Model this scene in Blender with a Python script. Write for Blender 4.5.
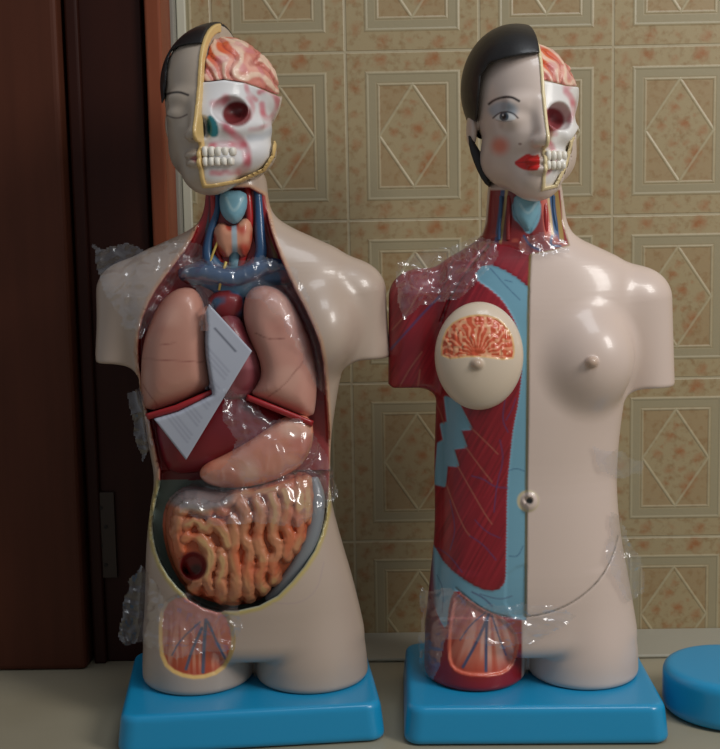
import bpy, math, random
import numpy as np
from mathutils import Vector, Matrix
from mathutils.bvhtree import BVHTree
rnd = random.Random(7)
for o in list(bpy.data.objects): bpy.data.objects.remove(o)
SC = bpy.context.scene
COL = SC.collection

# ------------------------------------------------------------------ camera
FPX, PITCH, ROLL, YAW, HC = 1250.0, 0.1237, -0.0190, -0.0141, 0.656
CAM = np.array([0.0, 0.0, HC])
FW = np.array([math.sin(YAW)*math.cos(PITCH), math.cos(YAW)*math.cos(PITCH), -math.sin(PITCH)])
_r = np.array([math.cos(YAW), -math.sin(YAW), 0.0]); _u = np.cross(_r, FW)
RT = _r*math.cos(ROLL)+_u*math.sin(ROLL); UP = -_r*math.sin(ROLL)+_u*math.cos(ROLL)
cd = bpy.data.cameras.new('camera'); cam = bpy.data.objects.new('camera', cd); COL.objects.link(cam)
cd.sensor_fit = 'HORIZONTAL'; cd.sensor_width = 36; cd.lens = FPX/720*36; cd.clip_start = 0.05
cam.matrix_world = Matrix(((RT[0], UP[0], -FW[0], 0), (RT[1], UP[1], -FW[1], 0), (RT[2], UP[2], -FW[2], HC), (0, 0, 0, 1)))
SC.camera = cam

# ------------------------------------------------------------------ light
W = bpy.data.worlds.new('world'); SC.world = W; W.use_nodes = True
W.node_tree.nodes['Background'].inputs[0].default_value = (0.88, 0.92, 1.0, 1)
W.node_tree.nodes['Background'].inputs[1].default_value = 0.20
def area(name, loc, target, w, h, power, color):
    d = bpy.data.lights.new(name, 'AREA'); d.shape = 'RECTANGLE'; d.size = w; d.size_y = h; d.energy = power; d.color = color
    o = bpy.data.objects.new(name, d); COL.objects.link(o); o.location = loc
    o.rotation_euler = (Vector(target)-Vector(loc)).to_track_quat('-Z', 'Y').to_euler()
    return o
area('window_light', (1.75, 0.25, 1.75), (0.1, 1.7, 0.45), 0.6, 0.9, 27, (1.0, 0.97, 0.93))
area('ceiling_daylight', (0.55, 0.75, 2.3), (0.2, 1.7, 0.3), 0.8, 0.6, 9, (0.90, 0.95, 1.0))
SC.view_settings.view_transform = 'Standard'; SC.view_settings.look = 'None'
SC.view_settings.exposure = 0.08; SC.view_settings.gamma = 1.0; SC.view_settings.use_curve_mapping = False

# ------------------------------------------------------------------ helpers
YT = 1.62                     # depth of the row of torsos
S = 1.31e-3                   # metres per image pixel at that depth
def lin(c):
    if isinstance(c, str): c = [int(c[i:i+2], 16) for i in (0, 2, 4)]
    c = np.asarray(c, float)/255
    return np.where(c <= .04045, c/12.92, ((c+.055)/1.055)**2.4)
def image_px(P):
    """image pixel coordinates (u right, v down) of points, projected through the camera"""
    q = P-CAM; d = q@FW
    return np.stack([360+FPX*(q@RT)/d, 374.5-FPX*(q@UP)/d], -1)
def at(u, v, Y=YT):  # inverse: camera ray through an image pixel, met with the plane at that depth
    d = FW + RT*(u-360)/FPX + UP*(374.5-v)/FPX
    return CAM + d*((Y-CAM[1])/d[1])
def smin(a, b, k):
    h = np.clip(.5+.5*(b-a)/k, 0, 1); return b+(a-b)*h-k*h*(1-h)
def smax(a, b, k): return -smin(-a, -b, k)
def sstep(a, b, x):
    t = np.clip((x-a)/(b-a), 0, 1); return t*t*(3-2*t)
def smoothpoly(poly, n=2):
    p = np.array(poly, float)
    for _ in range(n):
        q = np.roll(p, -1, 0); p = np.stack([.75*p+.25*q, .25*p+.75*q], 1).reshape(-1, 2)
    return p
def smoothline(pts, n=2):
    p = np.array(pts, float)
    for _ in range(n):
        a, b = p[:-1], p[1:]
        m = np.stack([.75*a+.25*b, .25*a+.75*b], 1).reshape(-1, p.shape[1])
        p = np.vstack([p[:1], m, p[-1:]])
    return p
def dpoly(E, poly):
    """signed distance to polygon, negative inside"""
    poly = np.asarray(poly, float); out = np.full(len(E), 1e9); ins = np.zeros(len(E), bool)
    for a, b in zip(poly, np.roll(poly, -1, 0)):
        e = b-a; w = E-a; t = np.clip((w@e)/max(e@e, 1e-12), 0, 1); d = w-t[:, None]*e
        out = np.minimum(out, (d*d).sum(1))
        c = ((a[1] <= E[:, 1]) != (b[1] <= E[:, 1]))
        if abs(e[1]) > 1e-9: ins ^= c & (E[:, 0] < a[0]+(E[:, 1]-a[1])*e[0]/e[1])
    return np.sqrt(out)*np.where(ins, -1, 1)
def dline(E, pts):
    pts = np.asarray(pts, float); out = np.full(len(E), 1e9)
    for a, b in zip(pts[:-1], pts[1:]):
        e = b-a; w = E-a; t = np.clip((w@e)/max(e@e, 1e-12), 0, 1); d = w-t[:, None]*e
        out = np.minimum(out, (d*d).sum(1))
    return np.sqrt(out)
def noise(P, f, seed=0):
    """smooth value noise, about -1..1"""
    q = P*f+seed*17.3; i = np.floor(q).astype(int); t = q-i; t = t*t*(3-2*t); r = 0
    for dx in (0, 1):
        for dy in (0, 1):
            for dz in (0, 1):
                h = (i[:, 0]+dx)*374761393+(i[:, 1]+dy)*668265263+(i[:, 2]+dz)*2147483647+seed*144665
                h = (h ^ (h >> 13))*1274126177; h = ((h ^ (h >> 16)) & 65535)/32767.5-1
                r = r+h*(t[:, 0] if dx else 1-t[:, 0])*(t[:, 1] if dy else 1-t[:, 1])*(t[:, 2] if dz else 1-t[:, 2])
    return r
# ---- implicit surface to quads
def nets(fn, lo, hi, h):
    lo = np.array(lo, float); n = np.maximum(2, np.ceil((np.array(hi)-lo)/h).astype(int)+1)
    ax = [lo[i]+h*np.arange(n[i]) for i in range(3)]
    G = np.stack(np.meshgrid(*ax, indexing='ij'), -1).reshape(-1, 3)
    V = np.concatenate([fn(g) for g in np.array_split(G, max(1, len(G)//400000))]).reshape(n)
    V = V.copy()
    for sl in ((0,), (-1,)):
        V[sl[0]] = np.maximum(V[sl[0]], h*.1); V[:, sl[0]] = np.maximum(V[:, sl[0]], h*.1); V[:, :, sl[0]] = np.maximum(V[:, :, sl[0]], h*.1)
    s = V < 0; m = n-1
    acc = np.zeros((*m, 3)); cnt = np.zeros(m)
    for axis in range(3):
        o1, o2 = [a for a in range(3) if a != axis]
        for b1 in (0, 1):
            for b2 in (0, 1):
                st = [0, 0, 0]; st[o1] = b1; st[o2] = b2; en = list(st); en[axis] = 1
                A = V[tuple(slice(st[a], st[a]+m[a]) for a in range(3))]; B = V[tuple(slice(en[a], en[a]+m[a]) for a in range(3))]
                c = (A < 0) != (B < 0); t = np.where(c, A/np.where(c, A-B, 1), 0)
                for a in range(3): acc[..., a] += np.where(c, st[a]+(t if a == axis else 0), 0)
                cnt += c
    act = cnt > 0; idx = np.full(m, -1); idx[act] = np.arange(act.sum())
    base = np.argwhere(act)
    verts = lo+h*(base+acc[act]/cnt[act][:, None]); Q = []
    for axis in range(3):
        o1, o2 = [(1, 2), (2, 0), (0, 1)][axis]
        sl = [slice(None)]*3; sl2 = [slice(None)]*3; sl[axis] = slice(0, -1); sl2[axis] = slice(1, None)
        c = s[tuple(sl)] != s[tuple(sl2)]; I = np.argwhere(c); pos = s[tuple(sl)][c]
        k = (I[:, o1] >= 1) & (I[:, o2] >= 1) & (I[:, o1] < m[o1]) & (I[:, o2] < m[o2]); I = I[k]; pos = pos[k]
        def cell(d1, d2):
            J = I.copy(); J[:, o1] -= d1; J[:, o2] -= d2; return idx[J[:, 0], J[:, 1], J[:, 2]]
        q = np.stack([cell(1, 1), cell(0, 1), cell(0, 0), cell(1, 0)], 1)
        q[~pos] = q[~pos][:, ::-1]; Q.append(q)
    Q = np.concatenate(Q); return verts, Q[(Q >= 0).all(1)]
def subdiv(V, Q):
    e = np.stack([Q, np.roll(Q, -1, 1)], -1); e.sort(-1); ef = e.reshape(-1, 2); key = ef[:, 0].astype(np.int64)*len(V)+ef[:, 1]
    uk, inv = np.unique(key, return_inverse=True); E = np.stack([uk//len(V), uk % len(V)], 1)
    nE = len(V)+inv.reshape(-1, 4); fc = len(V)+len(E)+np.arange(len(Q))
    NV = np.concatenate([V, V[E].mean(1), V[Q].mean(1)])
    NQ = [np.stack([Q[:, i], nE[:, i], fc, nE[:, i-1]], 1) for i in range(4)]
    return NV, np.concatenate(NQ)
def grad(fn, V, e=6e-4):
    f0 = fn(V); return f0, np.stack([(fn(V+np.eye(3)[i]*e)-f0)/e for i in range(3)], 1)
def project(fn, V, h, n=2):
    for _ in range(n):
        f0, g = grad(fn, V); st = f0[:, None]*g/np.maximum((g*g).sum(1), .25)[:, None]
        L = np.linalg.norm(st, axis=1); st *= np.minimum(1, h*.5/np.maximum(L, 1e-9))[:, None]; V = V-st
    return V
def sdfmesh(fn, lo, hi, h, sub=1):
    V, Q = nets(fn, lo, hi, h); V = project(fn, V, h)
    for _ in range(sub): V, Q = subdiv(V, Q); V = project(fn, V, h*.5, 1); h *= .5
    return V, Q
# ---- materials
def mat(name, color=None, rough=.5, coat=0, spec=.5, paint=False, metal=0, bump=0, bscale=200, sss=0):
    m = bpy.data.materials.new(name); m.use_nodes = True; nt = m.node_tree; b = nt.nodes['Principled BSDF']
    b.inputs['Roughness'].default_value = rough; b.inputs['Coat Weight'].default_value = coat; b.inputs['Coat Roughness'].default_value = .12
    b.inputs['Specular IOR Level'].default_value = spec; b.inputs['Metallic'].default_value = metal
    if paint:
        a = nt.nodes.new('ShaderNodeAttribute'); a.attribute_name = 'paint'; nt.links.new(a.outputs['Color'], b.inputs['Base Color'])
    elif color is not None: b.inputs['Base Color'].default_value = (*lin(color), 1)
    if bump:
        n = nt.nodes.new('ShaderNodeTexNoise'); n.inputs['Scale'].default_value = bscale; n.inputs['Detail'].default_value = 4
        tc = nt.nodes.new('ShaderNodeTexCoord'); nt.links.new(tc.outputs['Object'], n.inputs['Vector'])
        bp = nt.nodes.new('ShaderNodeBump'); bp.inputs['Strength'].default_value = bump; bp.inputs['Distance'].default_value = .002
        nt.links.new(n.outputs['Fac'], bp.inputs['Height']); nt.links.new(bp.outputs['Normal'], b.inputs['Normal'])
    return m
M_PAINT = mat('painted_plastic', rough=.38, coat=.35, paint=True)
M_ORGAN = mat('painted_organ', rough=.45, coat=.25, paint=True)
M_HAIR = mat('hair_paint', (24, 22, 22), rough=.45, coat=.15, bump=.15, bscale=120)
M_FILM_SRC = None
def mkmesh(name, V, Q, material, parent=None, colors=None, smooth=True):
    me = bpy.data.meshes.new(name); V = np.asarray(V, float); Q = np.asarray(Q); k = Q.shape[1]
    o = bpy.data.objects.new(name, me); COL.objects.link(o)
    if parent is not None:
        o.parent = parent; M_ = Matrix.Identity(4); q_ = parent
        while q_ is not None: M_ = q_.matrix_basis@M_; q_ = q_.parent
        iv = np.array(M_.inverted()); V2 = V@iv[:3, :3].T+iv[:3, 3]
    else: V2 = V
    me.vertices.add(len(V)); me.vertices.foreach_set('co', V2.ravel())
    me.loops.add(Q.size); me.loops.foreach_set('vertex_index', Q.ravel().astype(np.int32))
    me.polygons.add(len(Q)); me.polygons.foreach_set('loop_start', (np.arange(len(Q))*k).astype(np.int32))
    me.polygons.foreach_set('loop_total', np.full(len(Q), k, np.int32)); me.polygons.foreach_set('use_smooth', np.full(len(Q), smooth))
    me.update(calc_edges=True); me.validate()
    me.materials.append(material)
    if colors is not None:
        a = me.color_attributes.new('paint', 'FLOAT_COLOR', 'POINT')
        a.data.foreach_set('color', np.concatenate([colors, np.ones((len(V), 1))], 1).ravel())
    return o
def empty(name, loc, rz=0):
    o = bpy.data.objects.new(name, None); COL.objects.link(o); o.location = loc; o.rotation_euler = (0, 0, rz)
    o.matrix_world = Matrix.Translation(loc)@Matrix.Rotation(rz, 4, 'Z'); o.empty_display_size = .05
    return o
def tag(o, label, cat, group=None, kind=None):
    if label: o['label'] = label
    if cat: o['category'] = cat
    if group: o['group'] = group
    if kind: o['kind'] = kind
    return o
def box(x0, x1, y0, y1, z0, z1):
    V = np.array([(x, y, z) for x in (x0, x1) for y in (y0, y1) for z in (z0, z1)], float)
    return V, np.array([(0, 1, 3, 2), (4, 6, 7, 5), (0, 4, 5, 1), (2, 3, 7, 6), (0, 2, 6, 4), (1, 5, 7, 3)])
def boxobj(name, dims, m, parent=None, bevel=0):
    V, Q = box(*dims); o = mkmesh(name, V, Q, m, parent, smooth=False)
    if bevel:
        b = o.modifiers.new('bevel', 'BEVEL'); b.width = bevel; b.segments = 3; b.harden_normals = False
    return o
def tube(pts, r, seg=10, closed_ends=True):
    """round tube along 3-D points; r scalar or list"""
    P = smoothline(pts, 2); n = len(P); R = np.interp(np.linspace(0, 1, n), np.linspace(0, 1, len(np.atleast_1d(r))) if np.ndim(r) else [0, 1], r if np.ndim(r) else [r, r])
    T = np.gradient(P, axis=0); T /= np.maximum(np.linalg.norm(T, axis=1), 1e-9)[:, None]
    ref = np.array([0, 1.0, 0.01]); A = np.cross(T, ref); A /= np.maximum(np.linalg.norm(A, axis=1), 1e-9)[:, None]; B = np.cross(T, A)
    an = np.linspace(0, 2*np.pi, seg, endpoint=False)
    V = (P[:, None]+R[:, None, None]*(A[:, None]*np.cos(an)[None, :, None]+B[:, None]*np.sin(an)[None, :, None])).reshape(-1, 3)
    Q = [(i*seg+j, i*seg+(j+1) % seg, (i+1)*seg+(j+1) % seg, (i+1)*seg+j) for i in range(n-1) for j in range(seg)]
    V = np.vstack([V, P[:1], P[-1:]]); c0, c1 = n*seg, n*seg+1
    for j in range(0, seg, 2):
        Q.append((c0, (j+2) % seg, j+1, j)); Q.append((c1, (n-1)*seg+j, (n-1)*seg+j+1, (n-1)*seg+(j+2) % seg))
    return V, np.array(Q)
def join(parts):
    V = []; Q = []; k = 0
    for v, q in parts: V.append(v); Q.append(q+k); k += len(v)
    return np.vstack(V), np.vstack(Q)
# ---- sdf primitives placed by image pixel coordinates: (u, v, w) with w = units in front of the torso's mid plane
def C3(u, v, w): return at(u, v, YT-w*S)
def ell(P, c, r):
    q = (P-c); r = np.array(r)*S; k0 = np.linalg.norm(q/r, axis=1); k1 = np.linalg.norm(q/(r*r), axis=1)
    return k0*(k0-1)/np.maximum(k1, 1e-9)
def cap(P, a, b, ra, rb=None):
    rb = ra if rb is None else rb; e = b-a; t = np.clip((P-a)@e/(e@e), 0, 1)
    return np.linalg.norm(P-a-t[:, None]*e, axis=1)-(ra+(rb-ra)*t)*S
def pillow(P, poly, wb, T, r, dome=0, R=30, dp=None):
    """rounded plate cut to an outline: mid plane wb, half thickness T, edge radius r, domed forward"""
    d = dpoly(image_px(P), poly) if dp is None else dp
    pc = np.array(poly); E = image_px(P); mn, mx = pc.min(0), pc.max(0); t = (E-(mn+mx)/2)/((mx-mn)/2)
    w = (YT-P[:, 1])/S - wb - dome*np.clip(1-.6*t[:, 0]**2-.5*t[:, 1]**2, 0, 1)
    a = d+r; b = np.abs(w)-T+r
    return (np.sqrt(np.maximum(a, 0)**2+np.maximum(b, 0)**2)+np.minimum(np.maximum(a, b), 0)-r)*S
def bounds(poly, w0, w1, pad=6):
    poly = np.array(poly); c = []
    for u in (poly[:, 0].min()-pad, poly[:, 0].max()+pad):
        for v in (poly[:, 1].min()-pad, poly[:, 1].max()+pad):
            for w in (w0, w1): c.append(C3(u, v, w))
    c = np.array(c); return c.min(0), c.max(0)
def mix(c, col, m):
    m = np.clip(m, 0, 1)[:, None]; return c*(1-m)+lin(col)*m
def inside(d, soft=.7): return np.clip(.5-d/(2*soft), 0, 1)
def stroke(E, pts, w, soft=.6): return np.clip(.5-(dline(E, smoothline(pts))-w)/(2*soft), 0, 1)

# ------------------------------------------------------------------ room
YW = 1.915
class NB:
    def __init__(s, name):
        s.m = bpy.data.materials.new(name); s.m.use_nodes = True; s.nt = s.m.node_tree; s.b = s.nt.nodes['Principled BSDF']
    def n(s, t): return s.nt.nodes.new(t)
    def put(s, x, i):
        if isinstance(x, (int, float)): i.default_value = x
        else: s.nt.links.new(x, i)
    def math(s, op, a, b=0.0, c=None, clamp=False):
        n = s.n('ShaderNodeMath'); n.operation = op; n.use_clamp = clamp
        s.put(a, n.inputs[0]); s.put(b, n.inputs[1])
        if c is not None: s.put(c, n.inputs[2])
        return n.outputs[0]
    def band(s, x, lo, hi, soft):   # 1 between lo and hi
        a = s.math('DIVIDE', s.math('SUBTRACT', x, lo), soft, clamp=True); b = s.math('DIVIDE', s.math('SUBTRACT', hi, x), soft, clamp=True)
        return s.math('MULTIPLY', a, b)
    def mixc(s, f, a, b):
        n = s.n('ShaderNodeMix'); n.data_type = 'RGBA'; s.put(f, n.inputs[0])
        for x, i in ((a, n.inputs[6]), (b, n.inputs[7])):
            if isinstance(x, tuple): i.default_value = (*lin(x), 1)
            else: s.nt.links.new(x, i)
        return n.outputs[2]
def tile_material():
    N = NB('embossed_wall_tile'); tc = N.n('ShaderNodeTexCoord'); sp = N.n('ShaderNodeSeparateXYZ'); N.nt.links.new(tc.outputs['Object'], sp.inputs[0])
    cu = N.math('DIVIDE', N.math('ADD', sp.outputs[0], .040+4), .2); cv = N.math('DIVIDE', N.math('SUBTRACT', .904+2.5, sp.outputs[2]), .25)
    u = N.math('MULTIPLY', N.math('FRACT', cu), 137.0); v = N.math('MULTIPLY', N.math('FRACT', cv), 171.0)   # units inside a tile
    au = N.math('ABSOLUTE', N.math('SUBTRACT', u, 68.5)); av = N.math('ABSOLUTE', N.math('SUBTRACT', v, 85.5))
    edge = N.math('MINIMUM', N.math('SUBTRACT', 68.5, au), N.math('SUBTRACT', 85.5, av))
    grout = N.math('SUBTRACT', 1.0, N.math('DIVIDE', N.math('SUBTRACT', edge, .9), .8, clamp=True))
    # rectangular raised frame
    fd = N.math('MAXIMUM', N.math('SUBTRACT', au, 46.0), N.math('SUBTRACT', av, 63.0))
    frame = N.band(fd, -10.0, 2.0, 2.2)
    ridge1 = N.band(fd, -1.0, 3.0, 1.6); ridge2 = N.band(fd, -12.5, -9.0, 1.4)
    dd = N.math('SUBTRACT', N.math('ADD', N.math('DIVIDE', au, 35.0), N.math('DIVIDE', av, 52.0)), 1.0)
    dline_ = N.band(N.math('MULTIPLY', dd, 30.0), -2.0, 2.0, 1.5)
    dia = N.math('MULTIPLY', dline_, N.math('LESS_THAN', fd, -9.0))
    comb = N.n('ShaderNodeCombineXYZ'); N.put(u, comb.inputs[0]); N.put(v, comb.inputs[1]); N.put(N.math('FLOOR', cu), comb.inputs[2])
    n1 = N.n('ShaderNodeTexNoise'); N.nt.links.new(comb.outputs[0], n1.inputs['Vector']); n1.inputs['Scale'].default_value = .13; n1.inputs['Detail'].default_value = 3
    n2 = N.n('ShaderNodeTexNoise'); N.nt.links.new(tc.outputs['Object'], n2.inputs['Vector']); n2.inputs['Scale'].default_value = 110; n2.inputs['Detail'].default_value = 4
    spots = 0.0
    L = [(12, 12, 6, .5), (35, 9, 8, .9), (62, 14, 5, .5), (90, 9, 9, 1), (118, 12, 6, .5), (10, 36, 7, .8), (9, 62, 5, .5), (128, 30, 6, .8), (127, 56, 5, .6), (10, 92, 6, .6), (128, 88, 6, .7),
         (9, 120, 6, .5), (128, 118, 6, .5), (11, 148, 7, .6), (127, 146, 6, .6), (38, 161, 7, .7), (66, 160, 5, .4), (96, 162, 7, .7), (122, 162, 6, .6),
         (70, 50, 5, .6), (63, 62, 7, .8), (73, 79, 8, 1), (49, 81, 6, .7), (92, 87, 6, .7), (62, 98, 6, .6), (76, 97, 4, .5), (85, 108, 8, .9), (80, 118, 8, 1), (60, 112, 5, .6), (56, 72, 3, .5), (84, 70, 3, .5)]
    wob = N.math('MULTIPLY', N.math('SUBTRACT', n1.outputs['Fac'], .5), 14.0)
    uw = N.math('ADD', u, wob); vw = N.math('SUBTRACT', v, wob)
    for (a, b, r, k) in L:
        d = N.math('SQRT', N.math('ADD', N.math('POWER', N.math('SUBTRACT', uw, float(a)), 2.0), N.math('POWER', N.math('SUBTRACT', vw, float(b)), 2.0)))
        g = N.math('MULTIPLY', N.math('SUBTRACT', 1.0, N.math('DIVIDE', d, r*1.15), clamp=True), k)
        spots = g if isinstance(spots, float) else N.math('MAXIMUM', spots, g)
    # finer brown speckle everywhere but the smooth frame
    sp2 = N.math('MULTIPLY', N.math('SUBTRACT', n2.outputs['Fac'], .5, clamp=True), 1.8, clamp=True)
    sp2 = N.math('MULTIPLY', sp2, N.math('SUBTRACT', 1.0, frame))
    c = N.mixc(N.math('MULTIPLY', sp2, 1.4), (166, 148, 112), (136, 102, 60))
    corner = N.math('MULTIPLY', N.math('GREATER_THAN', dd, 0.05), N.math('LESS_THAN', fd, -11.0))
    c = N.mixc(N.math('MULTIPLY', corner, .30), c, (148, 110, 70))
    c = N.mixc(N.math('MULTIPLY', spots, .78), c, (156, 88, 40))
    c = N.mixc(frame, c, (158, 146, 116)); c = N.mixc(N.math('MULTIPLY', dia, .5), c, (188, 178, 146)); c = N.mixc(N.math('MULTIPLY', N.math('MAXIMUM', ridge1, ridge2), .5), c, (176, 166, 136))
    c = N.mixc(N.math('MULTIPLY', grout, .55), c, (188, 178, 150))
    N.nt.links.new(c, N.b.inputs['Base Color'])
    hgt = N.math('ADD', N.math('MULTIPLY', N.math('MAXIMUM', ridge1, N.math('MAXIMUM', ridge2, dia)), 1.0), N.math('MULTIPLY', frame, .35))
    hgt = N.math('SUBTRACT', hgt, N.math('MULTIPLY', grout, 1.2))
    hgt = N.math('ADD', hgt, N.math('MULTIPLY', n2.outputs['Fac'], .25))
    bp = N.n('ShaderNodeBump'); bp.inputs['Strength'].default_value = .45; bp.inputs['Distance'].default_value = .0018
    N.put(hgt, bp.inputs['Height']); N.nt.links.new(bp.outputs['Normal'], N.b.inputs['Normal'])
    N.b.inputs['Roughness'].default_value = .38
    return N.m
def floor_material():
    N = NB('floor_tile'); tc = N.n('ShaderNodeTexCoord'); n = N.n('ShaderNodeTexNoise'); N.nt.links.new(tc.outputs['Object'], n.inputs['Vector']); n.inputs['Scale'].default_value = 5; n.inputs['Detail'].default_value = 6
    N.nt.links.new(N.mixc(n.outputs['Fac'], (150, 140, 116), (176, 168, 146)), N.b.inputs['Base Color']); N.b.inputs['Roughness'].default_value = .4
    return N.m
def wood_material(name, c1, c2, rough=.5):
    N = NB(name); tc = N.n('ShaderNodeTexCoord'); mp = N.n('ShaderNodeMapping'); N.nt.links.new(tc.outputs['Object'], mp.inputs[0]); mp.inputs['Scale'].default_value = (30, 30, 2.2)
    n = N.n('ShaderNodeTexNoise'); N.nt.links.new(mp.outputs[0], n.inputs['Vector']); n.inputs['Scale'].default_value = 1.5; n.inputs['Detail'].default_value = 5
    N.nt.links.new(N.mixc(n.outputs['Fac'], c1, c2), N.b.inputs['Base Color']); N.b.inputs['Roughness'].default_value = rough; N.b.inputs['Specular IOR Level'].default_value = .2
    return N.m
M_TILE = tile_material(); M_FLOOR = floor_material()
M_WOOD = wood_material('dark_red_wood', (40, 16, 10), (56, 24, 14)); M_WOODL = wood_material('red_brown_wood', (70, 36, 23), (90, 48, 32))
M_BLACK = mat('dark_gap_shade', (34, 24, 18), rough=.7)
M_PLASTER = mat('grey_plaster', (138, 134, 122), rough=.8, bump=.4, bscale=60); M_TRIM = mat('cream_trim', (196, 192, 172), rough=.5)
wb = boxobj('wall_back', (-1.2, 1.6, YW, YW+.1, 0, 1.9), M_TILE); tag(wb, None, None, kind='structure')
fl = boxobj('floor', (-1.2, 1.6, -.6, YW+.1, -.05, 0), M_FLOOR); tag(fl, None, None, kind='structure')
M_BASEB = mat('skirting_cement', (168, 164, 148), rough=.6, bump=.2, bscale=40)
def xat(u, v, Y): return at(u, v, Y)[0]
bb = boxobj('baseboard_back', (xat(190, 640, YW)+.004, 1.6, YW-.12, YW-.0005, 0.0005, .006), M_BASEB, bevel=.003); tag(bb, None, None, kind='structure')

# door and its frame, left
YD = 1.80
def xat(u, v, Y): return at(u, v, Y)[0]
def slab(name, u0, u1, v, Y0, Y1, m, parent=None, z0=.0, z1=1.6, bevel=.003):
    return boxobj(name, (xat(u0, v, Y0), xat(u1, v, Y0), Y0, Y1, z0, z1), m, parent, bevel)
dr = empty('door_1', (xat(70, 400, YD), YD, 0)); tag(dr, None, None, kind='structure')
slab('door_panel', 95, 156, 400, YD+.015, YD+.05, M_WOOD, dr)
slab('door_stile', -60, 74, 400, YD-.02, YD+.05, M_WOODL, dr, bevel=.008)
slab('door_gap', 74.5, 81, 400, YD+.03, YD+.05, M_BLACK, dr)  # dark strip set in the gap, its shade put into the colour
slab('door_moulding', 81.5, 94.5, 400, YD+.005, YD+.05, M_WOOD, dr, bevel=.004)
fr = slab('trim_1', 155, 171, 300, YD-.0, YW-.001, wood_material('pale_red_brown_wood', (120, 60, 38), (142, 78, 52)), None, bevel=.004); tag(fr, None, None, kind='structure')  # jamb wood in a paler red-brown than the door
x0 = xat(174, 240, YW-.03)
pl = boxobj('trim_2', (x0-.012, x0+.012, YW-.03, YW-.001, 0, 1.7), M_PLASTER, bevel=.003); tag(pl, None, None, kind='structure')
tr = boxobj('trim_3', (x0+.0125, x0+.026, YW-.012, YW-.001, 0, 1.7), M_TRIM, bevel=.002); tag(tr, None, None, kind='structure')
# dark hinge plate with screw heads low on the door
hg = boxobj('door_hinge', (xat(93, 530, YD), xat(114, 530, YD), YD+.009, YD+.0145, at(90, 580, YD)[2], at(90, 494, YD)[2]), mat('hinge_metal', (58, 46, 38), rough=.5, metal=.3), dr, .001)
M_SCREW = mat('screw_metal', (30, 26, 24), rough=.5, metal=.4)
for k, v in enumerate((508, 527, 546, 565)):
    c = at(103+(3 if k % 2 else -2), v, YD+.009); an = np.linspace(0, 2*np.pi, 13)[:-1]
    V = np.vstack([[(c[0]+.0028*math.cos(a), c[1]-.0003-dy, c[2]+.0028*math.sin(a)) for a in an] for dy in (-.001, .0012)])
    Q = [(i, (i+1) % 12, 12+(i+1) % 12, 12+i) for i in range(12)]+[(12+i, 12+i+1, 12+(10-i) % 12+0, 12+11-i) for i in range(0, 5)]
    mkmesh('screw', V, np.array(Q), M_SCREW, hg, smooth=False)

# ------------------------------------------------------------------ shared torso builders
def loft(P, T, key={}):
    k = id(T)
    if k not in key:
        D = smoothline(np.array(T, float), 2); Z = []; L = []; R = []
        for r in D: a, b = at(r[1], r[0]), at(r[2], r[0]); Z.append((a[2]+b[2])/2); L.append(a[0]); R.append(b[0])
        o = np.argsort(Z); key[k] = (np.array(Z)[o], np.array(L)[o], np.array(R)[o], D[o, 3]*S, D[o, 4]*S, T)
    Z, L, R, F, B, _ = key[k]; z = P[:, 2]
    l, r, f, b = (np.interp(z, Z, q) for q in (L, R, F, B))
    a = (r-l)/2; dx = (P[:, 0]-(l+r)/2)/a; w = YT-P[:, 1]; bb = (f+b)/2; dy = (w-(f-b)/2)/bb
    g = (np.abs(dx)**2.35+np.abs(dy)**2.35)**(1/2.35)
    d = (g-1)*np.minimum(a, bb)
    return smax(d, np.maximum(at(330, 646)[2]-z, z-Z[-1]), .03)
def column(P, T, side, uin, depth, z0, v1, wc=0):
    """one thigh: its outer side follows the hip's own outline, its inner side stands at uin"""
    Z, L, R, F, B, _ = loft.__defaults__[0][id(T)]; out = np.interp(P[:, 2], Z, L if side < 0 else R); inn = at(uin, 670)[0]; t = sstep(at(330, 655)[2], at(330, 575)[2], P[:, 2]); out = out-side*4*S*t; depth = depth-9*t
    a = np.abs(out-inn)/2; dx = (P[:, 0]-(out+inn)/2)/a; dy = (YT-wc*S-P[:, 1])/(depth*S)
    d = (np.sqrt(dx*dx+dy*dy)-1)*a
    return smax(d, np.maximum(z0-P[:, 2], P[:, 2]-at(330, v1)[2]), .010)
def stub(P, a, ra, b, rb, vcut):
    d = cap(P, a, b+(b-a)*.5, ra, rb); zc = at(b[0]*0+400, vcut)[2]
    return smax(d, zc-P[:, 2], .006)
def rim_w(P): return (YT-P[:, 1])/S
def cols(P, c): return np.tile(lin(c), (len(P), 1))
SKIN1 = (186, 166, 150); SKIN2 = (213, 192, 179); YEL = (214, 178, 112)
BASEZ = .05
def blue_base(parent, cx, cy, w, d, rz, name='base_stand'):
    V, Q = sdfmesh(lambda P: base_sdf(P, cx, cy, w, d, rz), (cx-w*.62, cy-d*.8, 0), (cx+w*.62, cy+d*.8, BASEZ+.012), .006, 1)
    return mkmesh(name, V, Q, M_BLUE, parent)
def base_sdf(P, cx, cy, w, d, rz):
    c, s = math.cos(rz), math.sin(rz); x = P[:, 0]-cx; y = P[:, 1]-cy; X = c*x+s*y; Y = -s*x+c*y
    flare = 1+.035*np.clip((BASEZ-P[:, 2])/BASEZ, 0, 1)
    r = .022; qx = np.abs(X)-w/2*flare+r; qy = np.abs(Y)-d/2*flare+r
    d2 = np.sqrt(np.maximum(qx, 0)**2+np.maximum(qy, 0)**2)+np.minimum(np.maximum(qx, qy), 0)-r
    return smax(d2, np.maximum(P[:, 2]-BASEZ, .0012-P[:, 2]), .009)
M_BLUE = mat('blue_gloss_plastic', (28, 150, 200), rough=.3, coat=.2)

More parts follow.
